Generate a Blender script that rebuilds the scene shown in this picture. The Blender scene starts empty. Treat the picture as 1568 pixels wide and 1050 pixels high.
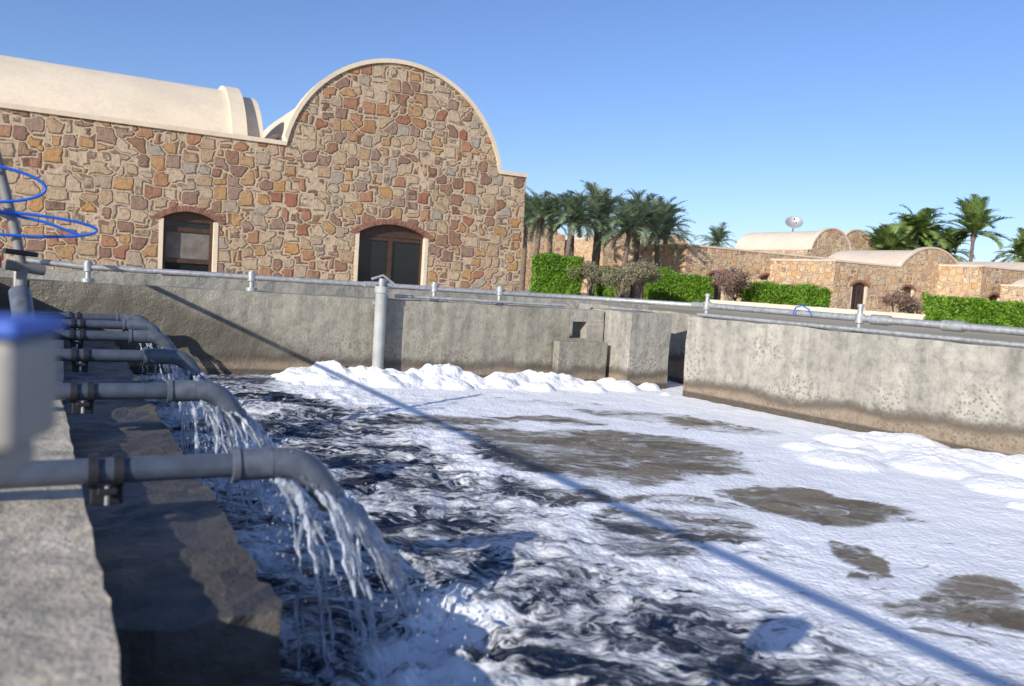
import bpy, bmesh, math, random
import numpy as np
from mathutils import Vector, Matrix, noise as mnoise
random.seed(7); rng=np.random.RandomState(11)
S,C=math.sin(math.radians(28)),math.cos(math.radians(28))
CAMZ=0.8; WATER=-0.2
def site(X,z):      # site frame turned 28 deg from the tank frame
    return (z*S+X*C, z*C-X*S)
scene=bpy.context.scene
# ------------------------------------------------------------------ materials
def newmat(name):
    m=bpy.data.materials.new(name); m.use_nodes=True
    nt=m.node_tree; b=nt.nodes['Principled BSDF']; return m,nt,b
def N(nt,t,**k):
    n=nt.nodes.new(t)
    for a,v in k.items():
        if a in n.inputs: n.inputs[a].default_value=v
        else: setattr(n,a,v)
    return n
def ramp(nt,fac,stops,interp='LINEAR'):
    r=nt.nodes.new('ShaderNodeValToRGB'); r.color_ramp.interpolation=interp
    e=r.color_ramp.elements
    while len(e)<len(stops): e.new(0.5)
    for i,(p,c) in enumerate(stops):
        e[i].position=p; e[i].color=(c[0],c[1],c[2],1) if not isinstance(c,(int,float)) else (c,c,c,1)
    nt.links.new(fac,r.inputs[0]); return r.outputs[0]
def mix(nt,fac,a,b,mode='MIX'):
    m=nt.nodes.new('ShaderNodeMix'); m.data_type='RGBA'; m.blend_type=mode
    for s,v in ((0,fac),(6,a),(7,b)):
        if hasattr(v,'is_linked') or hasattr(v,'links'): nt.links.new(v,m.inputs[s])
        elif s==0: m.inputs[0].default_value=v
        else: m.inputs[s].default_value=(v[0],v[1],v[2],1)
    return m.outputs[2]
def mth(nt,op,a,b=0.0,c=None,clamp=False):
    m=nt.nodes.new('ShaderNodeMath'); m.operation=op; m.use_clamp=clamp
    for i,v in enumerate((a,b,c)):
        if v is None: continue
        if hasattr(v,'links'): nt.links.new(v,m.inputs[i])
        else: m.inputs[i].default_value=v
    return m.outputs[0]
def noise(nt,vec,scale,detail=5,rough=.55,dist=0.):
    n=N(nt,'ShaderNodeTexNoise',Scale=scale,Detail=detail,Roughness=rough,Distortion=dist)
    nt.links.new(vec,n.inputs['Vector']); return n
def wpos(nt): return nt.nodes.new('ShaderNodeNewGeometry').outputs['Position']
def bump(nt,b,h,strength=.4,dist=.02):
    n=N(nt,'ShaderNodeBump',Strength=strength,Distance=dist)
    nt.links.new(h,n.inputs['Height']); nt.links.new(n.outputs[0],b.inputs['Normal'])
def sstep(nt,v,a,b):
    m=nt.nodes.new('ShaderNodeMapRange'); m.interpolation_type='SMOOTHSTEP'
    nt.links.new(v,m.inputs[0]); m.inputs[1].default_value=a; m.inputs[2].default_value=b
    return m.outputs[0]
def simple(name,col,rough=.5,metal=0.,var=.15,scale=8,bmp=.1,bd=.01):
    m,nt,b=newmat(name); n=noise(nt,wpos(nt),scale,4)
    c=ramp(nt,n.outputs[0],[(.3,[x*(1-var) for x in col]),(.7,[min(1,x*(1+var)) for x in col])])
    nt.links.new(c,b.inputs['Base Color']); b.inputs['Roughness'].default_value=rough
    b.inputs['Metallic'].default_value=metal
    if bmp: bump(nt,b,n.outputs[0],bmp,bd)
    return m
def plaster(name,col):
    m,nt,b=newmat(name); p=wpos(nt); n=noise(nt,p,.8,6,.6); n2=noise(nt,p,9,4,.6)
    c=ramp(nt,n.outputs[0],[(.3,[x*.86 for x in col]),(.6,col)])
    c=mix(nt,.25,c,ramp(nt,n2.outputs[0],[(.35,.7),(.6,1.)]),'MULTIPLY')
    nt.links.new(c,b.inputs['Base Color']); b.inputs['Roughness'].default_value=.95; bump(nt,b,n2.outputs[0],.2,.01); return m
def concrete(name,col,band=True,wet=0.0,painted_shade=False,var=.45):
    m,nt,b=newmat(name); p=wpos(nt)
    n1=noise(nt,p,1.3,6,.65); n2=noise(nt,p,14,6,.7); n3=noise(nt,p,70,2,.6)
    c=ramp(nt,n1.outputs[0],[(.25,[x*.66 for x in col]),(.5,col),(.75,[x*1.18 for x in col])])
    c=mix(nt,.65,c,ramp(nt,n2.outputs[0],[(.3,.28),(.5,.75),(.7,1.)]),'MULTIPLY')
    mp=N(nt,'ShaderNodeMapping'); mp.inputs['Scale'].default_value=(5,5,.35); nt.links.new(p,mp.inputs[0])
    st=noise(nt,mp.outputs[0],2.2,4,.6)
    c=mix(nt,var,c,ramp(nt,st.outputs[0],[(.35,.5),(.6,1.)]),'MULTIPLY')
    rough=b.inputs['Roughness']; rough.default_value=.85
    sx=N(nt,'ShaderNodeSeparateXYZ'); nt.links.new(p,sx.inputs[0])
    if painted_shade:  # shade over the wall's left end, painted into the concrete colour
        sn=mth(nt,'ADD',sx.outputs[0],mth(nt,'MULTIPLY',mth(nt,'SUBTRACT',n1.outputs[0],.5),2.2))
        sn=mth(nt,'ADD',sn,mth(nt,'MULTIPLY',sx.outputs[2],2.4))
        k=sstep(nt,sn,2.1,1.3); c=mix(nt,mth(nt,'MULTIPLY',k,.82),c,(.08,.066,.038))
    if band:
        lift=mth(nt,'MULTIPLY',sstep(nt,sx.outputs[0],5.2,5.7),.13)
        zz=mth(nt,'ADD',mth(nt,'SUBTRACT',sx.outputs[2],lift),mth(nt,'MULTIPLY',mth(nt,'SUBTRACT',n1.outputs[0],.5),.22))
        zz=mth(nt,'ADD',zz,mth(nt,'MULTIPLY',mth(nt,'SUBTRACT',n2.outputs[0],.5),.05))
        k=sstep(nt,zz,-.035,-.07)
        tan=mix(nt,.5,(.27,.20,.135),ramp(nt,n2.outputs[0],[(.3,(.14,.105,.07)),(.7,(.38,.30,.21))]))
        c=mix(nt,mth(nt,'MULTIPLY',k,.9),c,tan)
        edge=mth(nt,'MULTIPLY',sstep(nt,zz,.02,-.045),sstep(nt,zz,-.12,-.06))
        c=mix(nt,mth(nt,'MULTIPLY',edge,.75),c,(.08,.062,.045))
        k2=sstep(nt,sx.outputs[2],-.13,-.155); c=mix(nt,k2,c,(.09,.07,.05))
        v=N(nt,'ShaderNodeTexVoronoi',Scale=34.,Randomness=1.); nt.links.new(p,v.inputs['Vector'])
        pit=sstep(nt,mth(nt,'ADD',v.outputs['Distance'],mth(nt,'MULTIPLY',n3.outputs[0],.3)),.62,.42)
        zone=sstep(nt,mth(nt,'ADD',n1.outputs[0],mth(nt,'MULTIPLY',zz,-.25)),.40,.55)
        c=mix(nt,mth(nt,'MULTIPLY',mth(nt,'MULTIPLY',pit,zone),.6),c,(.13,.11,.08))
    if wet:
        w=sstep(nt,noise(nt,p,2.5,5,.6).outputs[0],.30,.62)
        c=mix(nt,mth(nt,'MULTIPLY',w,wet),c,(.055,.05,.045))
        b.inputs['Specular IOR Level'].default_value=.6
        nt.links.new(mth(nt,'SUBTRACT',.85,mth(nt,'MULTIPLY',w,.45)),rough)
    nt.links.new(c,b.inputs['Base Color'])
    h=mth(nt,'ADD',n2.outputs[0],mth(nt,'MULTIPLY',n3.outputs[0],.4))
    bump(nt,b,h,.65,.02)
    return m
def stone(name,scale,tint=(1,1,1),pale=.30,palec=(.46,.37,.27)):
    m,nt,b=newmat(name)
    tc=nt.nodes.new('ShaderNodeTexCoord'); p=tc.outputs['Object']
    mp=N(nt,'ShaderNodeMapping'); mp.inputs['Scale'].default_value=(scale*.95,scale,scale*1.1); nt.links.new(p,mp.inputs[0])
    w=noise(nt,mp.outputs[0],.8,3,.5)
    va=N(nt,'ShaderNodeVectorMath',operation='SCALE'); nt.links.new(w.outputs['Color'],va.inputs[0]); va.inputs['Scale'].default_value=.38
    vb=N(nt,'ShaderNodeVectorMath',operation='ADD'); nt.links.new(mp.outputs[0],vb.inputs[0]); nt.links.new(va.outputs[0],vb.inputs[1])
    v1=N(nt,'ShaderNodeTexVoronoi',Scale=1.,Randomness=.85,distance='CHEBYCHEV'); nt.links.new(vb.outputs[0],v1.inputs['Vector'])
    v2=N(nt,'ShaderNodeTexVoronoi',Scale=1.,Randomness=.85,distance='CHEBYCHEV',feature='F2'); nt.links.new(vb.outputs[0],v2.inputs['Vector'])
    ed=mth(nt,'SUBTRACT',v2.outputs['Distance'],v1.outputs['Distance'])
    sp=N(nt,'ShaderNodeSeparateColor'); nt.links.new(v1.outputs['Color'],sp.inputs[0])
    t=lambda c:[c[i]*tint[i] for i in range(3)]
    cols=[(.50,.38,.25),(.28,.15,.09),(.46,.28,.13),(.42,.35,.27),(.34,.135,.08),(.54,.44,.31),(.31,.21,.17),(.50,.28,.10),(.39,.36,.31),(.46,.33,.21),(.25,.145,.115),(.55,.45,.33),(.41,.21,.11),(.50,.39,.27)]
    cr=ramp(nt,sp.outputs[0],[(i/len(cols),t(c)) for i,c in enumerate(cols)],'CONSTANT')
    fn=noise(nt,p,7,6,.74)
    fl=noise(nt,p,.7,3,.5)
    cr=mix(nt,.8,cr,ramp(nt,fn.outputs[0],[(.32,.38),(.5,.85),(.66,1.)]),'MULTIPLY')
    cr=mix(nt,mth(nt,'MULTIPLY',mth(nt,'ADD',sp.outputs[1],.3),pale),cr,t(palec))
    en=mth(nt,'ADD',ed,mth(nt,'MULTIPLY',mth(nt,'SUBTRACT',fn.outputs[0],.5),.16))
    e=sstep(nt,en,.045,.10)
    mort=ramp(nt,fn.outputs[0],[(.3,t((.38,.305,.22))),(.7,t((.62,.51,.385)))])
    c=mix(nt,e,mort,cr)
    jl=mth(nt,'MULTIPLY',sstep(nt,en,.045,.09),sstep(nt,en,.19,.10)); c=mix(nt,mth(nt,'MULTIPLY',jl,.6),c,t((.09,.06,.04)))
    c=mix(nt,.4,c,ramp(nt,fl.outputs[0],[(.35,.75),(.6,1.)]),'MULTIPLY')
    nt.links.new(c,b.inputs['Base Color']); b.inputs['Roughness'].default_value=.9
    h=mth(nt,'ADD',sstep(nt,en,.03,.2),mth(nt,'MULTIPLY',fn.outputs[0],1.3))
    bump(nt,b,h,.95,.045)
    return m
M={}
M['stone']=stone('stone_rubble',2.45,(1.2,1.12,1.02),.24)
M['stone_far']=stone('stone_rubble_far',1.9,(1.45,1.33,1.14),.60,(.51,.415,.31))
M['plaster']=plaster('cream_plaster',(.80,.67,.49))
M['plaster_far']=plaster('cream_plaster_far',(.74,.61,.47))
M['brick']=simple('red_brick',(.27,.13,.09),.9,0,.4,7,.5)
M['conc']=concrete('tank_concrete',(.49,.455,.375))
M['conc_dark']=concrete('tank_concrete_damp_shaded',(.40,.365,.28),wet=.12,painted_shade=True)  # slightly damp concrete, with shade painted in towards the left
M['slab']=concrete('ledge_concrete',(.66,.57,.43),band=False)
M['slabwet']=concrete('ledge_wet_concrete',(.14,.125,.10),band=False,wet=.8)
M['pvc']=simple('grey_pvc',(.075,.09,.12),.28,0,.2,20,.05)
M['pvc_l']=simple('grey_pvc_fitting',(.115,.13,.155),.36,0,.3,25,.08)
M['galv']=simple('galvanised_steel',(.46,.46,.44),.5,.5,.25,30,.05)
M['black']=simple('black_metal',(.03,.03,.035),.5,.3,.2,20,.1)
M['blue']=simple('blue_hose',(.02,.14,.65),.35,0,.1,20,0)
M['bluelid']=simple('blue_plastic_lid',(.05,.13,.50),.5,0,.1,20,0)
M['box']=simple('beige_plastic',(.36,.335,.295),.6,0,.15,8,.05)
M['red']=simple('red_plastic',(.5,.03,.03),.4,0,.1,20,0)
M['wood']=simple('dark_wood',(.07,.035,.022),.5,0,.3,9,.2)
M['curtain']=simple('curtain',(.17,.15,.13),.9,0,.25,4,.3)
M['dark']=simple('dark_interior',(.015,.013,.012),.8,0,.2,3,0)
m,nt,b=newmat('window_glass'); b.inputs['Base Color'].default_value=(.015,.018,.02,1); b.inputs['Roughness'].default_value=.06
n=noise(nt,wpos(nt),2); bump(nt,b,n.outputs[0],.05,.01); M['glass']=m
M['trunk']=simple('palm_trunk',(.17,.13,.10),.95,0,.4,6,.8,.05)
M['bark']=simple('bark',(.16,.12,.09),.95,0,.3,10,.6,.03)
def leaf(name,c1,c2,trans=.25):
    m,nt,b=newmat(name); p=wpos(nt)
    n=noise(nt,p,1.6,3,.6)
    g=nt.nodes.new('ShaderNodeNewGeometry')
    f=mth(nt,'ADD',mth(nt,'MULTIPLY',n.outputs[0],.6),mth(nt,'MULTIPLY',g.outputs['Random Per Island'],.4))
    c=ramp(nt,f,[(.25,c1),(.75,c2)]); nt.links.new(c,b.inputs['Base Color']); b.inputs['Roughness'].default_value=.5
    t=N(nt,'ShaderNodeBsdfTranslucent'); nt.links.new(c,t.inputs[0])
    ms=N(nt,'ShaderNodeMixShader',Fac=trans); nt.links.new(b.outputs[0],ms.inputs[1]); nt.links.new(t.outputs[0],ms.inputs[2])
    nt.links.new(ms.outputs[0],nt.nodes['Material Output'].inputs[0]); return m
M['palm']=leaf('palm_leaf',(.12,.17,.09),(.34,.42,.26),.35)
M['palm2']=leaf('palm_leaf_bright',(.14,.23,.05),(.36,.45,.14),.35)
M['hedge']=leaf('hedge_leaf',(.075,.19,.012),(.28,.46,.04),.35)
M['dry']=leaf('dry_shrub_leaf',(.21,.19,.10),(.42,.38,.24))
M['rust']=leaf('rusty_shrub_leaf',(.24,.14,.10),(.40,.27,.20))
m,nt,b=newmat('sandy_ground'); p=wpos(nt); n=noise(nt,p,.06,6,.6); n2=noise(nt,p,3,5,.7)
c=ramp(nt,n.outputs[0],[(.38,(.38,.34,.22)),(.50,(.56,.47,.35))]); c=mix(nt,.4,c,ramp(nt,n2.outputs[0],[(.3,.5),(.7,1.)]),'MULTIPLY')
nt.links.new(c,b.inputs['Base Color']); b.inputs['Roughness'].default_value=1.0; b.inputs['Specular IOR Level'].default_value=.1; M['ground']=m
# ------------------------------------------------------------------ mesh helpers
def link(ob,parent=None):
    scene.collection.objects.link(ob)
    if parent: ob.parent=parent
    return ob
def empty(name,loc=(0,0,0),rz=0):
    e=bpy.data.objects.new(name,None); e.location=loc; e.rotation_euler=(0,0,rz); e.empty_display_size=.2
    return link(e)
def meshob(name,verts,faces,mat,parent=None,smooth=False):
    me=bpy.data.meshes.new(name); me.from_pydata([tuple(v) for v in verts],[],faces); me.update()
    bm=bmesh.new(); bm.from_mesh(me); bmesh.ops.recalc_face_normals(bm,faces=bm.faces); bm.to_mesh(me); bm.free()
    if mat: me.materials.append(mat)
    if smooth: me.polygons.foreach_set('use_smooth',[True]*len(me.polygons))
    return link(bpy.data.objects.new(name,me),parent)
def quads(name,V,mat,parent=None,k=4):
    n=len(V)//k; me=bpy.data.meshes.new(name)
    me.vertices.add(n*k); me.vertices.foreach_set('co',np.asarray(V,dtype=np.float32).ravel())
    me.loops.add(n*k); me.loops.foreach_set('vertex_index',np.arange(n*k,dtype=np.int32))
    me.polygons.add(n); me.polygons.foreach_set('loop_start',np.arange(0,n*k,k,dtype=np.int32))
    me.update(calc_edges=True); me.materials.append(mat)
    return link(bpy.data.objects.new(name,me),parent)
def box(name,lo,hi,mat,parent=None,bev=.0):
    x0,y0,z0=lo;x1,y1,z1=hi
    v=[(x0,y0,z0),(x1,y0,z0),(x1,y1,z0),(x0,y1,z0),(x0,y0,z1),(x1,y0,z1),(x1,y1,z1),(x0,y1,z1)]
    f=[(0,1,2,3),(4,5,6,7),(0,1,5,4),(1,2,6,5),(2,3,7,6),(3,0,4,7)]
    o=meshob(name,v,f,mat,parent)
    if bev:
        md=o.modifiers.new('b','BEVEL'); md.width=bev; md.segments=2
    return o
def prism(name,poly,z0,z1,mat,parent=None,rough=0.0,step=.08,seed=0):
    bm=bmesh.new(); vs=[bm.verts.new((x,y,z0)) for x,y in poly]
    f=bm.faces.new(vs); r=bmesh.ops.extrude_face_region(bm,geom=[f])
    bmesh.ops.translate(bm,vec=(0,0,z1-z0),verts=[g for g in r['geom'] if isinstance(g,bmesh.types.BMVert)])
    bmesh.ops.recalc_face_normals(bm,faces=bm.faces)
    if rough:
        xs=[v.co.x for v in bm.verts]; ys=[v.co.y for v in bm.verts]
        for a,(l,h) in enumerate(((min(xs),max(xs)),(min(ys),max(ys)),(z0,z1))):
            k=int((h-l)/step)
            for i in range(1,min(k,140)):
                co=[0,0,0]; co[a]=l+(h-l)*i/k; no=[0,0,0]; no[a]=1
                bmesh.ops.bisect_plane(bm,geom=bm.verts[:]+bm.edges[:]+bm.faces[:],plane_co=co,plane_no=no)
        bm.normal_update()
        for v in bm.verts:
            q=v.co*3+Vector((seed,0,0)); d=mnoise.noise_vector(q)*rough+mnoise.noise_vector(v.co*14)*rough*.7
            v.co+=d
    me=bpy.data.meshes.new(name); bm.to_mesh(me); bm.free(); me.materials.append(mat)
    return link(bpy.data.objects.new(name,me),parent)
def wallseg(name,p0,p1,th,z0,z1,mat,parent=None,bev=.015):
    d=Vector((p1[0]-p0[0],p1[1]-p0[1])); L=d.length; d/=L; n=Vector((-d.y,d.x))
    poly=[(p0[0],p0[1]),(p1[0],p1[1]),(p1[0]+n.x*th,p1[1]+n.y*th),(p0[0]+n.x*th,p0[1]+n.y*th)]
    return prism(name,poly,z0,z1,mat,parent,rough=.012,step=.12)
def tube(name,pts,r,mat,parent=None,seg=16,caps=True,rads=None):
    P=[Vector(p) for p in pts]; V=[];F=[]
    up=None
    for i,p in enumerate(P):
        t=(P[min(i+1,len(P)-1)]-P[max(i-1,0)]).normalized()
        if up is None: up=Vector((0,0,1)) if abs(t.z)<.9 else Vector((1,0,0))
        a=t.cross(up).normalized(); bb=a.cross(t).normalized(); up=bb
        rr=rads[i] if rads else r
        for k in range(seg):
            an=2*math.pi*k/seg; V.append(p+a*math.cos(an)*rr+bb*math.sin(an)*rr)
    for i in range(len(P)-1):
        for k in range(seg):
            F.append((i*seg+k,(i+1)*seg+k,(i+1)*seg+(k+1)%seg,i*seg+(k+1)%seg))
    if caps:      # separate cap vertices keep the rim crisp
        o=len(V); V+=V[:seg]; V+=V[(len(P)-1)*seg:len(P)*seg]
        F.append(tuple(range(o,o+seg))); F.append(tuple(reversed(range(o+seg,o+2*seg))))
    return meshob(name,V,F,mat,parent,True)
def join(obs,name,parent=None):
    bm=bmesh.new(); mats=[]
    for o in obs:
        me=o.data; idx={}
        for i,mm in enumerate(me.materials):
            if mm not in mats: mats.append(mm)
            idx[i]=mats.index(mm)
        t=me.copy(); t.transform(o.matrix_basis); n0=len(bm.faces); bm.from_mesh(t); bm.faces.ensure_lookup_table()
        for f in bm.faces[n0:]: f.material_index=idx.get(f.material_index,0)
        bpy.data.meshes.remove(t)
    me=bpy.data.meshes.new(name); bm.to_mesh(me); bm.free()
    for mm in mats: me.materials.append(mm)
    for o in obs: bpy.data.objects.remove(o)
    return link(bpy.data.objects.new(name,me),parent)
def plate(name,outer,holes,th,mat,parent=None):
    cu=bpy.data.curves.new(name,'CURVE'); cu.dimensions='2D'; cu.fill_mode='BOTH'; cu.extrude=th/2
    for poly in [outer]+holes:
        s=cu.splines.new('POLY'); s.points.add(len(poly)-1); s.use_cyclic_u=True
        for i,(x,z) in enumerate(poly): s.points[i].co=(x,z,0,1)
    o=bpy.data.objects.new(name,cu); scene.collection.objects.link(o)
    dg=bpy.context.evaluated_depsgraph_get(); me=bpy.data.meshes.new_from_object(o.evaluated_get(dg))
    bpy.data.objects.remove(o); bpy.data.curves.remove(cu)
    me.transform(Matrix.Translation((0,th/2,0))@Matrix.Rotation(math.pi/2,4,'X'))
    me.materials.clear(); me.materials.append(mat)
    return link(bpy.data.objects.new(name,me),parent)
def arc_pts(cx,hw,z0,h,n=24):
    R=(hw*hw+h*h)/(2*h); cz=z0+h-R; a0=math.atan2(z0-cz,hw)
    return [(cx+R*math.cos(a0+(math.pi-2*a0)*i/n),cz+R*math.sin(a0+(math.pi-2*a0)*i/n)) for i in range(n+1)]
# ------------------------------------------------------------------ houses
def opening(par,cx,w,z0,z1,rise,kind,far,nm):
    hw=w/2; ps=M['plaster_far' if far else 'plaster']
    hole=[(cx-hw,z0),(cx+hw,z0)]+arc_pts(cx,hw,z1-rise,rise,10)
    for s,a in ((-1,'jamb_left'),(1,'jamb_right')):
        x0,x1=sorted((cx+s*hw,cx+s*(hw-.12)))
        box(nm+'_'+a,(x0,.003 if far else -.02,z0),(x1,.30,z1-rise+.02),ps,par)
    bo=arc_pts(cx,hw+.22,z1-rise+.02,rise+.14,22); bi=arc_pts(cx,hw+.02,z1-rise-.02,rise+.02,22)
    obs=[]
    for i in range(22):
        def lp(a,b,u): return (a[0]+(b[0]-a[0])*u,a[1]+(b[1]-a[1])*u)
        q=[lp(bo[i],bo[i+1],.06),lp(bo[i],bo[i+1],.94),lp(bi[i],bi[i+1],.94),lp(bi[i],bi[i+1],.06)]
        v=[(x,-.045,z) for x,z in q]+[(x,.05,z) for x,z in q]
        obs.append(meshob('b',v,[(0,1,2,3),(4,5,6,7),(0,1,5,4),(1,2,6,5),(2,3,7,6),(3,0,4,7)],M['brick']))
    join(obs,nm+'_brick_arch',par)
    iw=hw-.12; y=.2
    box(nm+'_glass',(cx-iw,y+.06,z0),(cx+iw,y+.07,z1-rise*.3),M['glass'],par)
    fr=[]
    if kind=='door':
        for a,bb in ((-iw,-iw+.07),(-.07,.07),(iw-.07,iw)): fr.append(box('f',(cx+a,y,z0),(cx+bb,y+.055,z1-.02),M['wood']))
        for zz in (z0+.02,z1-rise-.16): fr.append(box('f',(cx-iw+.07,y+.004,zz),(cx+iw-.07,y+.05,zz+.10),M['wood']))
        fr.append(box('f',(cx-iw,y-.01,z1-rise-.04),(cx+iw,y+.06,z1+.02),M['wood']))
        join(fr,nm+'_frame',par)
    else:
        for a,bb in ((-iw,-iw+.09),(iw-.09,iw)): fr.append(box('f',(cx+a,y,z0),(cx+bb,y+.055,z1-.02),M['wood']))
        for zz in (z0+.02,z0+.5,z1-rise-.32): fr.append(box('f',(cx-iw+.09,y+.004,zz),(cx+iw-.09,y+.05,zz+.12),M['wood']))
        fr.append(box('f',(cx-iw,y-.01,z1-rise-.02),(cx+iw,y+.06,z1+.02),M['wood']))
        join(fr,nm+'_frame',par)
        box(nm+'_curtain',(cx-iw+.09,y+.052,z0+.63),(cx+iw-.09,y+.058,z1-rise-.34),M['curtain'],par)
    box(nm+'_recess',(cx-hw-.1,.32,z0-.05),(cx+hw+.1,.36,z1+.1),M['dark'],par)
    return hole
def vault(name,par,axis,c,a0,a1,r,rise,z0,mat,n=28):
    pts=arc_pts(c,r,z0,rise,n); V=[]
    for s in (a0,a1):
        for (u,z) in pts: V.append((s,u,z) if axis=='x' else (u,s,z))
    k=len(pts); V+=V[:2*k]
    F=[(i,i+1,k+i+1,k+i) for i in range(k-1)]+[tuple(range(2*k,3*k)),tuple(range(3*k,4*k))]
    o=meshob(name,V,F,mat,par)
    for p in o.data.polygons:
        if len(p.vertices)==4: p.use_smooth=True
    return o
def house(name,x0,y0,x1,D,H,gables,ops,far=True,base=0.0):
    e=empty(name,(x0,y0,0)); W=x1-x0; st=M['stone_far' if far else 'stone']; pl=M['plaster_far' if far else 'plaster']
    outer=[(0,base),(W,base),(W,H)]
    for (cx,hw,rise) in sorted(gables,key=lambda g:-g[0]):
        outer+=arc_pts(cx,hw,H,rise,40)
    outer+=[(0,H)]
    holes=[opening(e,*o[:5],o[5],far,o[6]) for o in ops]
    plate('front_wall',outer,holes,.3,st,e)
    box('side_wall_west',(0.0,.3,base),(.3,D,H),st,e); box('side_wall_east',(W-.3,.3,base),(W,D,H),st,e)
    box('back_wall',(.3,D-.3,base),(W-.3,D,H),st,e)
    box('roof_slab',(.3,.3,H-.35),(W-.3,D-.3,H-.2),pl,e)
    t=.13
    top=[(W+.04,H)]
    for (cx,hw,rise) in sorted(gables,key=lambda g:-g[0]): top+=arc_pts(cx,hw,H,rise,40)
    top+=[(-.04,H)]
    up=[]
    for i,(x,z) in enumerate(top):
        a=Vector(top[max(i-1,0)]); bb=Vector(top[min(i+1,len(top)-1)]); d=(bb-a).normalized(); n=Vector((d.y,-d.x))
        if n.y<0 and i in (0,len(top)-1): n=-n
        up.append((x+n.x*t,z+n.y*t))
    plate('coping_trim',[(x,z+.002) for x,z in top]+list(reversed(up)),[],.42,pl,e).location=(0,-.06,0)
    for a,bb in (((0.0,.37),(.3,D)),((W-.3,.37),(W,D))): box('side_coping',(a[0]-.04,a[1],H+.002),(bb[0]+.04,bb[1],H+t),pl,e)
    for i,(cx,hw,rise) in enumerate(gables):
        vault('vault_roof',e,'y',cx,.3,D*.95,hw-.12,rise-.1,H-.02,pl)
    return e
main=house('stone_building',-6,25.65,13.78,9,4.40,[(15.05,3.62,3.05)],
   [(8.75,1.62,.15,2.15,.27,'win','window'),(14.98,2.5,-.02,2.33,.38,'door','door')],far=False)
vault('long_barrel_roof',main,'x',3.75,-1,9.95,3.1,2.16,4.25,M['plaster'],40)
vault('barrel_end_ring',main,'x',3.75,9.95,10.4,3.26,2.30,4.25,M['plaster'],40)
vault('barrel_end_cap',main,'x',3.75,10.4,10.95,2.9,2.05,4.25,M['plaster'],40)
plate('vent_hood',[(-.55,0),(.55,0)]+arc_pts(0,.55,.35,.5,12),[],.5,M['plaster'],main).location=(11.75,2.4,4.25)
plate('vent_opening',[(-.4,0),(.4,0)]+arc_pts(0,.4,.3,.4,12),[],.1,M['dark'],main).location=(11.75,2.36,4.25)

house('stone_bungalow',38,46,53,9,4.0,[],[(8,1.7,0.9,2.4,.3,'win','window'),(3,1.7,0,2.3,.3,'door','door')])
house('stone_bungalow',41,61,51,9,4.9,[(3,2.2,.9),(7.6,2.2,.9)],[])
house('stone_bungalow',34,66,40,8,5.2,[(3,2.4,.8)],[])
house('stone_bungalow',54.3,50,60.0,10,4.9,[(2.85,2.4,2.0)],[])
house('stone_bungalow',64.5,56,70.5,9,5.7,[(3,2.5,2.1)],[])
house('stone_bungalow',71.5,58,79,9,5.4,[(3.4,2.6,2.0)],[])
house('stone_bungalow',46.2,40,61.5,8,3.5,[(10.4,3.6,1.65)],[(2.7,1.7,0,2.2,.3,'door','door'),(7.9,1.5,.8,2.2,.3,'win','window')])
house('stone_bungalow',57.4,36.6,72,9,3.9,[(8.6,3.2,1.0)],[(1.8,1.5,.5,2.0,.3,'win','window'),(6,1.7,0,2.1,.3,'door','door')])
house('stone_bungalow',58,32.0,72,3.5,2.6,[(3.3,2.8,.9)],[(9,1.5,.5,1.9,.3,'win','window')])
wallseg('garden_wall',(40,43.3),(46,41),.25,0,1.9,M['stone_far'])
wallseg('garden_wall',(36,22),(30,34),.25,0,.42,M['plaster_far'])
def dish(loc,r):
    e=empty('satellite_dish',loc); V=[];F=[];n=24;R=8
    for i in range(R+1):
        for k in range(n):
            a=2*math.pi*k/n; q=r*i/R; V.append((q*math.cos(a),q*math.sin(a),q*q/(r*2.2)))
    for i in range(R):
        for k in range(n): F.append((i*n+k,i*n+(k+1)%n,(i+1)*n+(k+1)%n,(i+1)*n+k))
    d=meshob('reflector',V,F,M['galv'],e,True); d.rotation_euler=(math.radians(35),math.radians(-38),0); d.modifiers.new('s','SOLIDIFY').thickness=.04
    tube('mast',[(0,0,0),(0,0,-1.6)],.06,M['galv'],e)
    ax=Vector((0,0,1)); ax.rotate(d.rotation_euler); tube('feed_arm',[ax*.05,ax*.75*r*1.3],.025,M['galv'],e); tube('feed_horn',[ax*.9*r,ax*1.05*r],.08,M['black'],e)
dish((57.6,55,7.45),.78)
# ------------------------------------------------------------------ ground
def sheet(name,outer,hole,z,mat):
    xs=sorted({outer[0],hole[0],hole[2],outer[2]}); ys=sorted({outer[1],hole[1],hole[3],outer[3]})
    V=[];F=[]
    for i in range(4):
        for j in range(4): V.append((xs[i],ys[j],z))
    for i in range(3):
        for j in range(3):
            if i==1 and j==1: continue
            F.append((i*4+j,(i+1)*4+j,(i+1)*4+j+1,i*4+j+1))
    me=bpy.data.meshes.new(name); me.from_pydata(V,[],F); me.update(); me.materials.append(mat)
    return link(bpy.data.objects.new(name,me))
sheet('ground',(-1500,-1500,1500,1500),(-3.6,-3.2,7.2,9.8),0,M['ground'])
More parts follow.
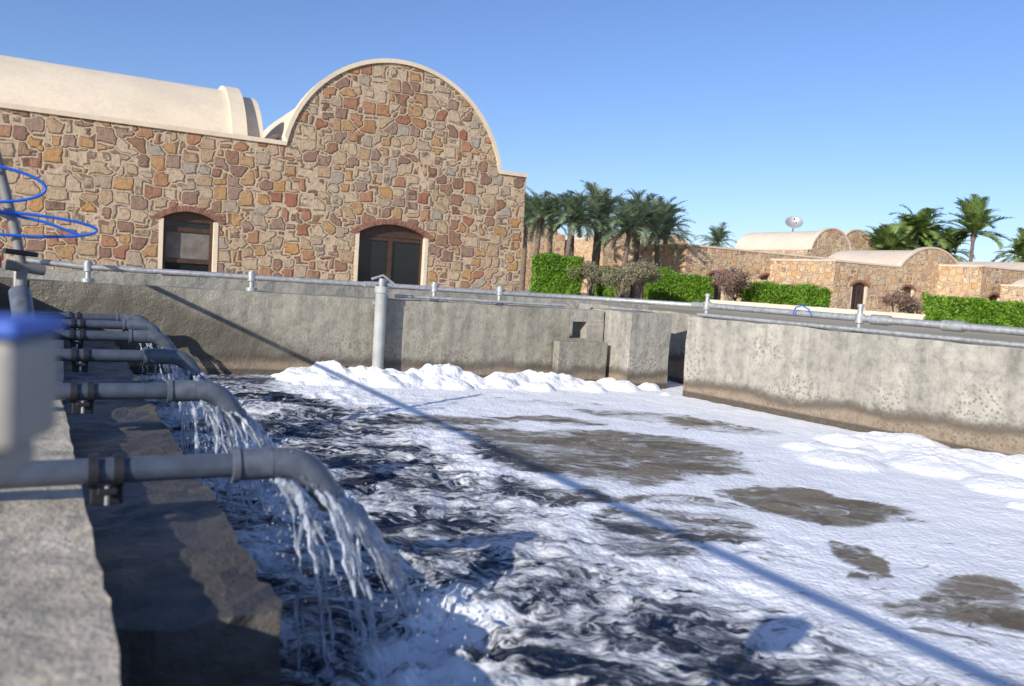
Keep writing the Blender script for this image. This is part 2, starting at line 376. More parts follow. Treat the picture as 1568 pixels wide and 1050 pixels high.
# ------------------------------------------------------------------ tank
tank=empty('concrete_tank')
FL=(-2.4,8.05); FR=(4.34,6.95)
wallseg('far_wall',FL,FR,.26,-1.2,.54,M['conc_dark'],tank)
box('gate_lintel',(4.345,6.95,.42),(4.74,7.2,.54),M['conc'],tank)
box('gate_pier',(4.54,6.94,-1.2),(4.74,7.22,.418),M['conc'],tank)
box('gate_sill',(4.345,6.95,-1.2),(4.535,7.2,.25),M['conc'],tank)
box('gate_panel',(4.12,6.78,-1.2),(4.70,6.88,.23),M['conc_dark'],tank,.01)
prism('corner_block',[(4.76,6.5),(5.25,6.5),(5.25,7.25),(4.76,7.25)],-1.2,.555,M['conc'],tank,.012,.1)
wallseg('right_wall',(6.35,-3.0),(5.08,6.05),-.3,-1.2,.56,M['conc'],tank)
wallseg('outer_channel_wall',(-3,9.2),(7,9.2),.25,-.5,.60,M['conc'],tank)
wallseg('outer_side_wall',(5.8,9.1),(5.72,6.4),.25,-.5,.55,M['conc'],tank)
box('channel_floor',(-3.5,7.0,-1.0),(7.1,9.7,-.3),M['slab'],tank)
box('near_wall',(-3.2,-3.15,-1.2),(6.7,-2.9,.5),M['conc'],tank)
prism('inlet_ledge',[(-3.2,-2.85),(.07,-2.85),(.08,.6),(.055,1.53),(-.06,3.75),(-.12,7.7),(-3.2,8.1)],-1.2,.20,M['slab'],tank,.010,.09,3)
prism('wet_step',[(-.08,1.62),(.38,1.60),(.33,3.0),(.29,4.6),(.24,7.6),(-.15,7.6)],-1.2,.11,M['slabwet'],tank,.022,.045,9)
box('unseen_shade_parapet',(-1.0,3.6,.19),(-.68,8.0,.56),M['conc'],tank,.01)  # unseen parapet, added for the shade it casts across the tank's left
# ------------------------------------------------------------------ water surface
def vn(x,y,seed):
    r=np.random.RandomState(seed).rand(512,512); xi=np.floor(x).astype(int); yi=np.floor(y).astype(int)
    fx=x-xi; fy=y-yi; fx=fx*fx*fx*(fx*(fx*6-15)+10); fy=fy*fy*fy*(fy*(fy*6-15)+10)
    a=r[xi%512,yi%512]; b_=r[(xi+1)%512,yi%512]; c_=r[xi%512,(yi+1)%512]; d=r[(xi+1)%512,(yi+1)%512]
    return (a*(1-fx)+b_*fx)*(1-fy)+(c_*(1-fx)+d*fx)*fy
def fbm(x,y,seed,o=4,g=.5):
    s=0;a=1;t=0
    for i in range(o): s=s+a*(vn(x*2**i+17*i,y*2**i+31*i,seed+i)*2-1); t+=a; a*=g
    return s/t
def sm(v,a,b):
    t=np.clip((v-a)/(b-a),0,1); return t*t*(3-2*t)
def blur(a,n):
    for _ in range(n):
        a=(np.roll(a,1,0)+np.roll(a,-1,0)+2*a)/4; a=(np.roll(a,1,1)+np.roll(a,-1,1)+2*a)/4
    return a
X0,X1,Y0,Y1=.02,6.6,-2.9,8.3; st=.0125
nx=int((X1-X0)/st); ny=int((Y1-Y0)/st)
gx,gy=np.meshgrid(np.linspace(X0,X1,nx),np.linspace(Y0,Y1,ny),indexing='ij')
wx=gx+.38*fbm(gx*1.2,gy*1.2,5,5,.6); wy=gy+.38*fbm(gx*1.2,gy*1.2,25,5,.6)
dens=sm(wx,1.3,2.4)*.45+.30
dens=dens+.5*sm(wy,5.5,6.5)*sm(wx,1.3,2.0)
dens=dens+.32*sm(wx,3.0,4.1)
dens=dens-.12*sm(-wy,-2.4,-1.2)*(1-sm(wx,3.4,4.2))
murk=sm(wx,1.8,2.6)
def ell(cx,cy,a,b_):
    dx=wx-cx; dy=wy-cy; u=dx*C-dy*S; v=dx*S+dy*C
    return (u/a)**2+(v/b_)**2
for (cx,cy,a,b_,k) in [(2.8,4.0,.96,.70,.70),(3.22,2.77,.42,.28,.85),(3.97,5.15,.6,.28,.6),(4.25,4.6,.45,.3,.6),(2.68,2.15,.17,.13,.6),(2.70,1.72,.30,.16,.6),(3.07,5.05,.5,.16,.58),(2.3,5.0,.55,.3,.48),(2.15,2.6,.3,.3,.4),(3.5,5.9,.6,.16,.42),(2.1,3.3,.4,.2,.36),(2.5,3.0,.3,.12,.32)]:
    dens=dens-k*(1-sm(ell(cx,cy,a,b_),.5,1.4))
ring=np.exp(-((ell(2.8,4.0,.96,.70)-1.35)/.3)**2); dens=dens+.22*ring
chop=1-sm(wx,1.2,2.8)*.85
chop=chop*(1-.6*sm(gy,6.2,7))
h=(.030*fbm(gx*3.2,gy*3.2,40,5,.55)+.018*(1-np.abs(fbm(gx*6,gy*6,60,4,.55))*2.))*chop
h+=.013*fbm(gx*9,gy*9,71,3)*chop
foamh=np.zeros_like(h)
def blobs(n,fn,rr,flat):
    for _ in range(n):
        cx,cy,*q=fn(); r=random.uniform(*rr)
        i0=max(int((cx-r-X0)/st),0); i1=min(int((cx+r-X0)/st)+2,nx); j0=max(int((cy-r-Y0)/st),0); j1=min(int((cy+r-Y0)/st)+2,ny)
        if i1<=i0 or j1<=j0: continue
        d2=(gx[i0:i1,j0:j1]-cx)**2+(gy[i0:i1,j0:j1]-cy)**2
        hh=np.sqrt(np.clip(r*r-d2,0,None))*flat
        foamh[i0:i1,j0:j1]=np.maximum(foamh[i0:i1,j0:j1],hh)+.15*hh
def farw(x): return FL[1]+(x-FL[0])*(FR[1]-FL[1])/(FR[0]-FL[0])
def ff():
    x=max(1.5+random.random()*.2,random.choice([random.gauss(2.15,.22),random.gauss(2.95,.25),random.gauss(3.9,.4),random.uniform(1.6,5.1)]))
    return x,farw(x)-abs(random.gauss(0,.20))-.06
blobs(150,ff,(.08,.17),.44); foamh=.185*np.tanh(foamh/.185); foamh=blur(foamh,2); blobs(900,ff,(.025,.07),.45)
foamh=blur(np.minimum(foamh,.25),1)
far_f=foamh.copy(); foamh[:]=0
def fr():
    y=random.uniform(.5,4.0); return 5.42+(3.1-y)*.14-abs(random.gauss(0,.42)),y
blobs(130,fr,(.12,.28),.17); foamh=blur(foamh,3); blobs(600,fr,(.025,.08),.34)
foamh=blur(np.minimum(foamh,.13),1); foamh=np.maximum(foamh,far_f)
h=h+foamh*(1+.15*fbm(gx*16,gy*16,90,3))+ .004*fbm(gx*8,gy*8,99,4)*np.clip(dens,0,1)+.008*fbm(gx*22,gy*22,199,3)*sm(foamh,.02,.08)
dens=dens+sm(foamh,.004,.03)*.9
for (cx,cy) in [(.98,2.12),(.74,1.75),(.86,3.4),(.82,4.6),(.76,5.75),(.72,6.7),(.7,7.3)]:
    d=np.hypot(gx-cx,gy-cy); dens=dens+.42*np.exp(-(d/.2)**2); h=h+.03*np.exp(-(d/.1)**2)-.02*np.exp(-(d/.3)**2)+.05*np.exp(-(d/.25)**2)*fbm(gx*16,gy*16,130,3)
V=np.stack([gx,gy,WATER+h],-1).reshape(-1,3).astype(np.float32)
idx=np.arange(nx*ny).reshape(nx,ny)
Q=np.stack([idx[:-1,:-1],idx[1:,:-1],idx[1:,1:],idx[:-1,1:]],-1).reshape(-1,4)
me=bpy.data.meshes.new('water'); me.vertices.add(len(V)); me.vertices.foreach_set('co',V.ravel())
me.loops.add(Q.size); me.loops.foreach_set('vertex_index',Q.ravel().astype(np.int32))
me.polygons.add(len(Q)); me.polygons.foreach_set('loop_start',np.arange(0,Q.size,4,dtype=np.int32))
me.update(calc_edges=True); me.polygons.foreach_set('use_smooth',np.ones(len(Q),dtype=bool))
for nm,arr in (('foam',dens),('murk',murk)):
    at=me.attributes.new(nm,'FLOAT','POINT'); at.data.foreach_set('value',arr.ravel().astype(np.float32))
m,nt,b=newmat('foamy_water'); p=wpos(nt)
af=N(nt,'ShaderNodeAttribute',attribute_name='foam').outputs['Fac']; am=N(nt,'ShaderNodeAttribute',attribute_name='murk').outputs['Fac']
m1=N(nt,'ShaderNodeMapping'); m1.inputs['Rotation'].default_value=(0,0,math.radians(28)); nt.links.new(p,m1.inputs[0])
mp=N(nt,'ShaderNodeMapping'); mp.inputs['Scale'].default_value=(.62,1.25,.5); nt.links.new(m1.outputs[0],mp.inputs[0]); q=mp.outputs[0]
wn=noise(nt,q,1.8,3,.55); vs=N(nt,'ShaderNodeVectorMath',operation='SCALE'); nt.links.new(wn.outputs['Color'],vs.inputs[0]); vs.inputs['Scale'].default_value=.7
va=N(nt,'ShaderNodeVectorMath',operation='ADD'); nt.links.new(q,va.inputs[0]); nt.links.new(vs.outputs[0],va.inputs[1]); qq=va.outputs[0]
n1=noise(nt,qq,2.6,6,.6,.8); n2=noise(nt,qq,5.0,4,.55,1.2); n3=noise(nt,qq,13,4,.6,1.0); n4=noise(nt,qq,34,3,.6,.6)
def rdg(n,k): return mth(nt,'SUBTRACT',1.0,mth(nt,'MULTIPLY',mth(nt,'ABSOLUTE',mth(nt,'SUBTRACT',n.outputs[0],.5)),k),clamp=True)
r1=rdg(n2,14.); r2=rdg(n3,10.); r3=rdg(n4,7.)
v=mth(nt,'ADD',mth(nt,'MULTIPLY',mth(nt,'SUBTRACT',n1.outputs[0],.5),1.9),af)
v=mth(nt,'ADD',v,mth(nt,'MULTIPLY',r1,.36)); v=mth(nt,'ADD',v,mth(nt,'MULTIPLY',r2,.24)); v=mth(nt,'ADD',v,mth(nt,'MULTIPLY',r3,.10))
v=mth(nt,'ADD',v,mth(nt,'MULTIPLY',mth(nt,'SUBTRACT',n3.outputs[0],.5),.6))
soft=sstep(nt,af,.25,.75)      # thick froth where foam is dense; see-through lace elsewhere paints shade into the foam
hi=mth(nt,'SUBTRACT',1.0,mth(nt,'MULTIPLY',soft,.28))
mr=nt.nodes.new('ShaderNodeMapRange'); mr.interpolation_type='SMOOTHSTEP'; nt.links.new(v,mr.inputs[0]); mr.inputs[1].default_value=.36; nt.links.new(hi,mr.inputs[2])
mask=mth(nt,'MULTIPLY',mr.outputs[0],mth(nt,'ADD',mth(nt,'MULTIPLY',soft,.30),.70))
film=sstep(nt,v,.12,.5)
wc=mix(nt,am,(.005,.013,.035),mix(nt,sstep(nt,n2.outputs[0],.4,.6),(.15,.12,.075),(.25,.205,.14)))
wc=mix(nt,mth(nt,'MULTIPLY',mth(nt,'MULTIPLY',film,am),.28),wc,(.30,.31,.31))
nt.links.new(wc,b.inputs['Base Color']); nt.links.new(mth(nt,'ADD',mth(nt,'MULTIPLY',am,.2),.22),b.inputs['Roughness']); b.inputs['IOR'].default_value=1.33
b.inputs['Specular IOR Level'].default_value=.35
rip=noise(nt,p,26,5,.7,.6); bp=N(nt,'ShaderNodeBump',Strength=.9,Distance=.03); nt.links.new(mth(nt,'ADD',rip.outputs[0],mth(nt,'MULTIPLY',mask,.3)),bp.inputs['Height']); nt.links.new(bp.outputs[0],b.inputs['Normal'])
fb=N(nt,'ShaderNodeBsdfPrincipled'); fb.inputs['Roughness'].default_value=.8
fc=ramp(nt,noise(nt,qq,3,4,.6).outputs[0],[(.3,(.82,.83,.84)),(.6,(.95,.95,.94))]); nt.links.new(fc,fb.inputs['Base Color'])
vo=N(nt,'ShaderNodeTexVoronoi',Scale=45.); nt.links.new(p,vo.inputs['Vector'])
bh=mth(nt,'ADD',mth(nt,'MULTIPLY',vo.outputs['Distance'],-.9),mth(nt,'ADD',mth(nt,'MULTIPLY',n3.outputs[0],.4),mth(nt,'MULTIPLY',noise(nt,p,90,2,.6).outputs[0],.5)))
bp2=N(nt,'ShaderNodeBump',Strength=.40,Distance=.014); nt.links.new(mth(nt,'ADD',bh,mth(nt,'MULTIPLY',mask,.6)),bp2.inputs['Height']); nt.links.new(bp2.outputs[0],fb.inputs['Normal'])
ms=N(nt,'ShaderNodeMixShader'); nt.links.new(mask,ms.inputs[0]); nt.links.new(b.outputs[0],ms.inputs[1]); nt.links.new(fb.outputs[0],ms.inputs[2])
nt.links.new(ms.outputs[0],nt.nodes['Material Output'].inputs[0])
me.materials.append(m); link(bpy.data.objects.new('water',me))
# ------------------------------------------------------------------ inlet pipes
m,nt,b=newmat('falling_water'); p=wpos(nt)
b.inputs['Base Color'].default_value=(.93,.96,.98,1); b.inputs['Roughness'].default_value=.08; b.inputs['Transmission Weight'].default_value=1; b.inputs['IOR'].default_value=1.2
mpw=N(nt,'ShaderNodeMapping'); mpw.inputs['Scale'].default_value=(1,1.6,.5); nt.links.new(p,mpw.inputs[0])
n=noise(nt,mpw.outputs[0],30,5,.65,.5); bump(nt,b,n.outputs[0],.6,.02)
d=N(nt,'ShaderNodeBsdfPrincipled'); d.inputs['Base Color'].default_value=(.60,.65,.72,1); d.inputs['Roughness'].default_value=.25
ms=N(nt,'ShaderNodeMixShader'); nt.links.new(mth(nt,'ADD',mth(nt,'MULTIPLY',sstep(nt,n.outputs[0],.40,.62),.5),.12),ms.inputs[0])
nt.links.new(b.outputs[0],ms.inputs[1]); nt.links.new(d.outputs[0],ms.inputs[2]); nt.links.new(ms.outputs[0],nt.nodes['Material Output'].inputs[0]); M['stream']=m
def fall(p0,v0,r0,r1,n=26,lump=.25,seed=0,wob=.010,sq=None):
    p0=Vector(p0); v0=Vector(v0); pts=[];R=[]
    a=9.8/2
    T=(v0.z+math.sqrt(v0.z**2+2*9.8*(p0.z-WATER+.03)))/9.8
    for i in range(n):
        t=T*i/(n-1); q=p0+v0*t+Vector((0,0,-a*t*t)); 
        q+=mnoise.noise_vector(q*22+Vector((seed,0,0)))*wob*(i/n)
        pts.append(q); R.append(max(.0008,(r0+(r1-r0)*(i/n))*(1+lump*mnoise.noise(q*30+Vector((seed,seed,0)))*2)))
    o=tube('s',pts,0,M['stream'],None,18 if lump<.3 else 10,False,R)
    if lump<.3:
        for v in o.data.vertices:
            v.co+=mnoise.noise_vector(Vector((v.co.x*16,v.co.y*40,v.co.z*16+seed)))*.009+mnoise.noise_vector(v.co*80)*.002
    return o
def inlet(y,i,sh):
    e=empty('inlet_pipe'); z=.28 if i else .274; r=.031
    def X(a): return a+sh
    tube('pipe_body',[(-1.6,y,z),(X(.33),y,z)],r,M['pvc'],e,24)
    tube('coupling',[(X(.285),y,z),(X(.375),y,z)],r+.011,M['pvc_l'],e,24)
    tube('coupling_rim',[(X(.275),y,z),(X(.292),y,z)],r+.016,M['pvc_l'],e,24)
    A=54
    el=[(X(.37),y,z)]+[(X(.40)+.12*math.sin(a),y,z-.12*(1-math.cos(a))) for a in [math.radians(k*A/8) for k in range(9)]]
    ex,_,ez=el[-1]; el.append((ex+.085*math.cos(math.radians(A)),y,ez-.085*math.sin(math.radians(A))))
    tube('elbow',el,0,M['pvc_l'],e,24,True,[r+.010]*(len(el)-1)+[r+.007])
    o0,o1=Vector(el[-2]),Vector(el[-1]); d=(o1-o0).normalized()
    tube('spout_lip',[tuple(o1-d*.026),tuple(o1-d*.004)],r+.012,M['pvc_l'],e,24)
    tube('spout_bore',[tuple(o1-d*.01),tuple(o1+d*.001)],r-.003,M['dark'],e,20)
    c0=X(.0)
    for dx in (-.055,.0): tube('clamp_band',[(c0+dx,y,z),(c0+.022+dx,y,z)],r+.010,M['black'],e,20)
    box('clamp_foot',(c0-.05,y-.014,z-.082),(c0+.022,y+.014,z-r-.004),M['black'],e,.004)
    box('clamp_lug',(c0-.035,y-.045,z-.05),(c0+.008,y-.012,z-.034),M['black'],e,.003)
    tube('clamp_bolt',[(c0-.014,y-.035,z-.075),(c0-.014,y-.035,z-.03)],.006,M['galv'],e,6)
    obs=[]
    side=Vector((0,1,0)); nrm=d.cross(side)
    vv=Vector((d.x*2.2,0,-.78))
    obs.append(fall(o1-d*.015,vv,r-.001,.026,44,.10,i*9,.006))
    obs.append(fall(o1-d*.012+side*.014,vv*.93+side*.07,.013,.008,30,.5,i*9+1,.012))
    obs.append(fall(o1-d*.012-side*.016,vv*.86-side*.12,.010,.005,30,.6,i*9+2,.014))
    for k in range(15 if i<3 else 5):
        a=random.random(); obs.append(fall((X(.36)+a*.20,y-.03+random.uniform(-.012,.012),z-.035-a*.06),(random.uniform(-.15,.7),random.uniform(-1.3,.0),random.uniform(-.3,.1)),random.uniform(.003,.010),random.uniform(.001,.004),26,1.2,k*7+i,.022))
    for k in range(560 if i<2 else 60):
        t=random.random()**.8; cx=X(.38)+t*.5*random.uniform(.1,1.2)+random.gauss(0,.03); cz=.22-t*.40+random.gauss(0,.04); cy=y-random.random()*.55*t+random.gauss(0,.03)
        rr=random.uniform(.001,.0038); st_=random.uniform(1,3)
        qd=[(0,0,st_),(1,0,0),(0,1,0),(-1,0,0),(0,-1,0),(0,0,-st_)]
        obs.append(meshob('d',[(cx+a*rr,cy+b2*rr,cz+c2*rr) for a,b2,c2 in qd],[(0,1,2),(0,2,3),(0,3,4),(0,4,1),(5,2,1),(5,3,2),(5,4,3),(5,1,4)],M['stream'],None,True))
    join(obs,'pouring_water',e)
for i,(y,sh) in enumerate([(2.17,.08),(3.40,.03),(4.60,.02),(5.70,0),(6.6,0),(7.3,-.02)]): inlet(y,i,sh)
rail=empty('steel_pipe_railing')
tube('side_rail',[(-.46,-2.5,1.06),(-.46,7.75,1.0)],.020,M['galv'],rail)
for y in (-2.4,7.7): tube('rail_post',[(-.46,y,.18),(-.46,y,1.0)],.022,M['galv'],rail)
def fpt(x,off,z): return (x,farw(x)+off,z)
tube('far_top_rail',[(-.46,7.86,.70)]+[fpt(x,.13,.67-.003*x) for x in (0,1,2,3,4)]+[(4.6,7.1,.66),(5.25,6.2,.665)],.025,M['galv'],rail)
def rw(y,off): return 5.08+(6.05-y)*(1.27/9.05)+off
tube('right_top_rail',[(5.25,6.2,.672)]+[(rw(y,.17),y,.672) for y in (5.5,4,2.5,1,-1,-2.8)],.028,M['galv'],rail)
tube('right_low_pipe',[(rw(y,.07),y,.585) for y in (6.0,4,2,0,-2.8)],.017,M['galv'],rail)
tube('far_low_pipe',[fpt(x,.05,.575) for x in (2.6,4.3)],.015,M['galv'],rail)
def clamp(x,y,h=.10):
    tube('post',[(x,y,.52),(x,y,.672+h)],.021,M['galv'],rail)
    tube('post_cap',[(x,y,.66+h),(x,y,.685+h)],.027,M['galv'],rail)
    tube('base_flange',[(x,y,.545),(x,y,.575)],.05,M['galv'],rail)
    tube('collar',[(x,y,.635),(x,y,.71)],.036,M['galv'],rail)
for x in (.05,1.35,2.52,3.0,3.65): clamp(x,farw(x)+.13,.04)
for y in (6.0,4.45,1.5): clamp(rw(y,.17),y,.10)
tube('coupler',[(rw(4.35,.17),4.35,.672),(rw(4.2,.17),4.2,.672)],.040,M['galv'],rail)
tube('coupler',[(rw(3.8,.17),3.8,.672),(rw(3.65,.17),3.65,.672)],.040,M['galv'],rail)
sp=empty('standpipe')
sx,sy=2.42,farw(2.42)-.12
M['sp']=simple('weathered_grey_pipe',(.40,.40,.37),.55,0,.2,6,.1)
tube('riser',[(sx,sy,-.9),(sx,sy,.66)],.052,M['sp'],sp,24)
tube('rim',[(sx,sy,.60),(sx,sy,.66)],.062,M['sp'],sp,24)
tube('cap',[(sx,sy,.66),(sx,sy,.69),(sx,sy,.73)],.03,M['galv'],sp,16)
tube('valve_body',[(sx-.16,sy+.02,.67),(sx+.1,sy+.02,.68)],.026,M['galv'],sp,16)
tube('valve_lever',[(sx-.1,sy,.72),(sx-.0,sy-.02,.76),(sx+.12,sy-.02,.68)],.012,M['galv'],sp,8)
tube('bracket',[(sx-.02,sy,.5),(sx-.02,sy+.16,.5)],.02,M['galv'],sp,10)
hs=empty('hose_stand')
M['oldpipe']=simple('dull_pipe',(.22,.21,.19),.6,0,.2,10,.1)
tube('stand_pipe',[(-.40,4.38,1.40),(-.34,4.36,1.17),(-.265,4.32,.86),(-.235,4.3,.70),(-.24,4.25,.58)],.022,M['oldpipe'],hs)
tube('stand_elbow',[(-.45,3.9,.24),(-.25,4.0,.40),(-.22,4.15,.50),(-.24,4.25,.60)],.045,M['pvc_l'],hs)
tube('stand_foot',[(-.45,3.9,.18),(-.45,3.9,.26)],.06,M['pvc_l'],hs)
tube('tap_body',[(-.30,4.28,.72),(-.15,4.33,.70)],.024,M['oldpipe'],hs); tube('tap_handle',[(-.30,4.2,.78),(-.18,4.3,.77)],.012,M['black'],hs)
box('red_handle',(-.355,4.2,.70),(-.31,4.25,.76),M['red'],hs,.01)
def loop(c,rx,rz,ph,n=40,k=1.0): return [(c[0]+rx*math.cos(ph+2*math.pi*k*i/n),c[1]+.05*math.sin(3*i/n),c[2]+rz*math.sin(ph+2*math.pi*k*i/n)) for i in range(n+1)]
tube('hose_loop',loop((-.45,4.25,1.07),.30,.085,-2.4,40,.9),.007,M['blue'],hs,10)
tube('hose_loop_low',loop((-.29,4.25,.90),.35,.05,-2.8,40,.85),.007,M['blue'],hs,10)
tube('hose_tail',[(-.6,4.3,.98),(-.4,4.3,.96),(-.15,4.3,.92),(.0,4.3,.87)],.007,M['blue'],hs,10)
tube('blue_tie_hose',[(rw(5.0,.1),5.0,.66),(rw(4.98,.1),4.98,.72),(rw(4.92,.1),4.92,.74),(rw(4.85,.1),4.85,.71),(rw(4.83,.1),4.83,.66)],.006,M['blue'],rail,8)
jb=empty('junction_box',(-.066,.63,0)); jb.rotation_euler=(0,0,math.radians(-20))
box('case',(-.085,-.036,.672),(.046,.036,.742),M['box'],jb,.008)
box('lid',(-.088,-.039,.7435),(.049,.039,.754),M['bluelid'],jb,.004)
box('lower_case',(-.078,-.03,.650),(.034,.03,.671),M['box'],jb,.006)
tube('support_post',[(-.06,0,.19),(-.06,0,.651)],.012,M['galv'],jb)
# ------------------------------------------------------------------ vegetation
def palm(X,z,hgt,cr,mat,lean=0,nf=44,seed=0,wd=1.0):
    r=random.Random(seed); x,y=site(X,z); e=empty('palm_tree',(x,y,0))
    pts=[];rad=[]
    for i in range(19):
        t=i/18; pts.append((lean*t*t,0,hgt*t)); rad.append((.20-.05*t)*(1+.10*(i%2))+(.09 if i>16 else 0))
    tube('trunk',pts,0,M['trunk'],e,10,True,rad)
    top=np.array([lean,0,hgt]); V=[]
    for f in range(nf):
        az=r.uniform(0,2*math.pi); el=math.radians(r.choice([r.uniform(45,88),r.uniform(15,60),r.uniform(-20,25)]))
        L=cr*r.uniform(.75,1.2); droop=r.uniform(.45,1.0)
        dh=np.array([math.cos(az),math.sin(az),0]); side=np.array([-math.sin(az),math.cos(az),0]); tw=r.uniform(-.5,.5)
        p=top.copy(); n=26
        for i in range(n):
            t=i/(n-1); a=el-droop*1.6*t*t
            d=dh*math.cos(a)+np.array([0,0,1])*math.sin(a); up=-dh*math.sin(a)+np.array([0,0,1])*math.cos(a)
            q=p+d*L/n
            w=.03*(1-t)+.008; V+= [p-side*w,p+side*w,q+side*w,q-side*w]
            if t>.1:
                ll=L*.24*math.sin(math.pi*min(1,(t*.85+.15)))**.6
                for s in (-1,1):
                    dd=(side*s*.7+d*.8+up*(.3+tw*s*.3)+np.array([0,0,-.2])+np.array([r.uniform(-.12,.12) for _ in range(3)])); dd/=np.linalg.norm(dd)
                    wv=d*.042*(L/2.2)*wd
                    V+=[p-wv,p+wv,p+dd*ll+wv*.3,p+dd*ll-wv*.3]
            p=q
    quads('fronds',np.array(V),M[mat],e)
for k,(X,z,h_,cr,l) in enumerate([(1.2,55,5.0,2.3,.2),(2.3,60,5.3,2.2,.0),(3.2,54,4.9,2.4,.3),(4.1,62,5.6,2.3,-.2),(5.3,57,5.6,2.6,.1),(7.0,54,4.6,2.7,.3),(8.6,60,5.5,2.6,.2),(9.9,58,4.9,2.6,-.3),(6.4,66,6.0,2.5,.2),(.5,63,5.4,2.2,0),(11.2,63,5.0,2.4,0)]):
    palm(X,z,h_,cr,'palm',l,56,k+3,1.1)
palm(20.3,84,5.9,2.4,'palm',0,44,40)
for k,(X,z,h_,cr) in enumerate([(39.5,82,7.9,3.6),(46.2,84,8.5,3.8),(43.2,92,7.6,3.0),(36.2,80,6.0,2.9),(50.2,82,6.3,3.0),(53.0,84,5.8,3.0),(38,86,6.6,2.8),(41.5,84,6.6,2.8),(44.6,86,6.4,2.8)]):
    palm(X,z,h_,cr,'palm2',0,58,k+70,1.6)
def leafcloud(P,size):
    n=len(P); a=rng.normal(size=(n,3)); a/=np.linalg.norm(a,axis=1)[:,None]; b_=rng.normal(size=(n,3)); b_-=a*(a*b_).sum(1)[:,None]; b_/=np.linalg.norm(b_,axis=1)[:,None]
    s=(size*rng.uniform(.6,1.3,n))[:,None]
    return np.stack([P-a*s,P-b_*s*.5,P+a*s,P+b_*s*.5],1).reshape(-1,3)
def hedge(X0_,X1_,z,D,H,n):
    cx,cy=site((X0_+X1_)/2,z+D/2); e=empty('hedge',(cx,cy,0),math.radians(-28)); W=X1_-X0_
    box('hedge_core',(-W/2+.12,-D/2+.12,-.02),(W/2-.12,D/2-.12,H-.14),M['hedge'],e,.1)
    P=rng.uniform(-1,1,(n,3)); k=rng.randint(0,5,n)
    for i in range(5):
        ax,s=[(0,-1),(0,1),(1,-1),(1,-1),(2,1)][i]; P[k==i,ax]=s
    P=P*np.array([W/2,D/2,H/2])+np.array([0,0,H/2])
    lump=np.array([mnoise.noise(Vector(p)*1.3+Vector((X0_,0,0)))*.24+mnoise.noise(Vector(p)*4)*.10 for p in P])
    P+= (P-np.array([0,0,H/2]))/np.array([W/2,D/2,H/2])*lump[:,None] + rng.normal(0,.035,(n,3))
    quads('leaves',leafcloud(P,.085),M['hedge'],e)
hedge(1.1,3.9,50,2.5,2.35,9000); hedge(5.8,7.6,58,2,1.9,4000); hedge(8.6,12.4,52,2,1.70,9000)
hedge(13.3,17.6,46,2,1.42,9000); hedge(18.3,27,34.5,1.8,1.15,15000)
def shrub(X,z,H,W,nl,mat='dry',seed=0):
    r=random.Random(seed); x,y=site(X,z); e=empty('bare_shrub_tree',(x,y,0)); obs=[]; tips=[]
    def br(p,d,L,rad,lv):
        q=p+d*L; mid=p+d*L*.5+Vector([r.uniform(-1,1)*L*.08 for _ in range(3)])
        obs.append(tube('b',[p,mid,q],0,M['bark'],None,5,False,[rad,rad*.8,rad*.6]))
        if lv<=2: tips.extend([mid,q])
        if lv==0: return
        for _ in range(3):
            dd=(d+Vector((r.uniform(-1,1)*W,r.uniform(-1,1)*W,r.uniform(-.25,.6)))).normalized(); br(q,dd,L*r.uniform(.6,.85),rad*.6,lv-1)
    for _ in range(3): br(Vector((r.uniform(-.1,.1),r.uniform(-.1,.1),0)),Vector((r.uniform(-.4,.4),r.uniform(-.4,.4),1)).normalized(),H*.33,.07,4)
    join(obs,'branches',e)
    T=np.array([tuple(t) for t in tips]); P=T[rng.randint(0,len(T),nl)]+rng.normal(0,.13,(nl,3))
    quads('leaves',leafcloud(P,.06),M[mat],e)
shrub(4.5,50,2.2,1.1,3000,'dry',1); shrub(7.4,48,2.6,1.3,5000,'dry',2); shrub(11.8,45,2.2,1.0,2600,'rust',3)
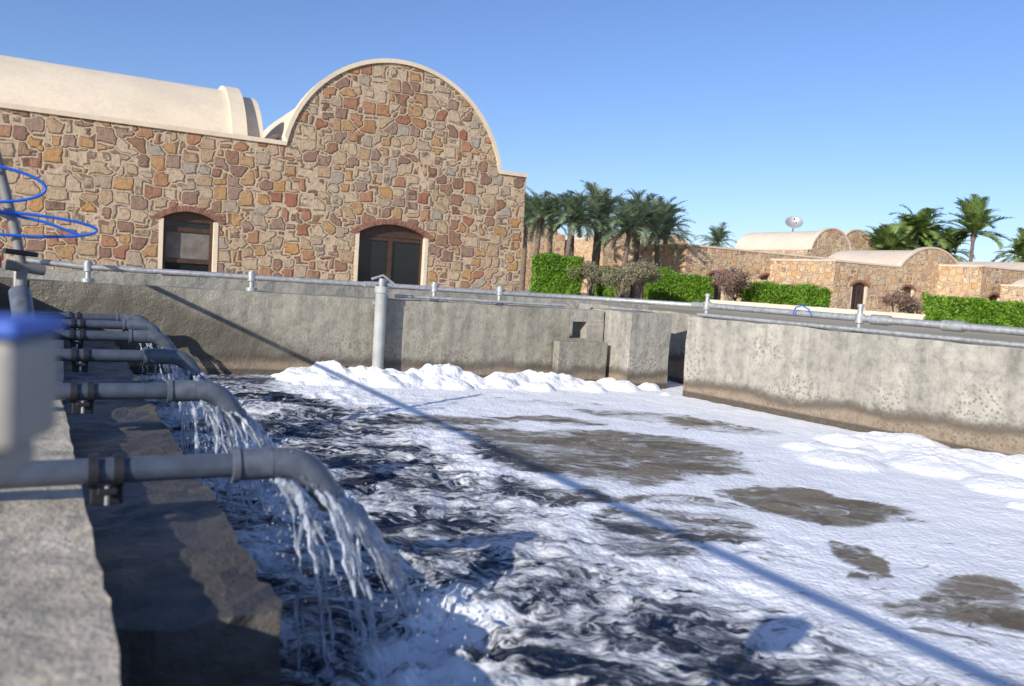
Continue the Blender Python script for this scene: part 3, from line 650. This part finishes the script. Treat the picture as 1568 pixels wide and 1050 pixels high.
shrub(19.6,42,1.5,1.1,1600,'rust',4); shrub(12.9,48,1.6,1.1,2000,'rust',5); shrub(9.3,53,2.3,.8,3000,'hedge',6); shrub(21.5,44,1.2,1.2,1500,'dry',8); shrub(5.9,47,1.9,1.2,2200,'dry',9)
# ------------------------------------------------------------------ light
sd=Vector((1,.54,-.465)).normalized()
el=math.asin(-sd.z); az=math.atan2(-sd.x,-sd.y)
w=bpy.data.worlds.new('World'); scene.world=w; w.use_nodes=True; nt=w.node_tree
sk=nt.nodes.new('ShaderNodeTexSky'); sk.sky_type='NISHITA'; sk.sun_disc=False; sk.sun_elevation=el; sk.sun_rotation=az%(2*math.pi)
sk.air_density=1.0; sk.dust_density=.4; sk.ozone_density=4.5
tn=mix(nt,1.0,sk.outputs[0],(.97,.94,1.10),'MULTIPLY')
nt.links.new(tn,nt.nodes['Background'].inputs[0]); nt.nodes['Background'].inputs[1].default_value=.145
L=bpy.data.lights.new('sun','SUN'); L.energy=5; L.angle=math.radians(.5); L.color=(1,.95,.87)
lo=bpy.data.objects.new('sun',L); lo.rotation_euler=sd.to_track_quat('-Z','Y').to_euler(); link(lo)
# ------------------------------------------------------------------ camera
cam=bpy.data.cameras.new('camera'); co_=bpy.data.objects.new('camera',cam); link(co_)
cam.sensor_width=36; cam.lens=28.7; cam.clip_start=.05; cam.clip_end=4000
pitch=math.radians(-4.45); roll=math.radians(3.75)
fw=Vector((S*math.cos(pitch),C*math.cos(pitch),math.sin(pitch))); r0=Vector((C,-S,0)); u0=r0.cross(fw)
rr=r0*math.cos(roll)+u0*math.sin(roll); uu=rr.cross(fw)
Mx=Matrix((( rr.x,uu.x,-fw.x,0),(rr.y,uu.y,-fw.y,0),(rr.z,uu.z,-fw.z,CAMZ),(0,0,0,1)))
co_.matrix_world=Mx
cam.dof.use_dof=True; cam.dof.focus_distance=7.5; cam.dof.aperture_fstop=3.0
scene.camera=co_
scene.view_settings.view_transform='Standard'; scene.view_settings.look='None'; scene.view_settings.exposure=0
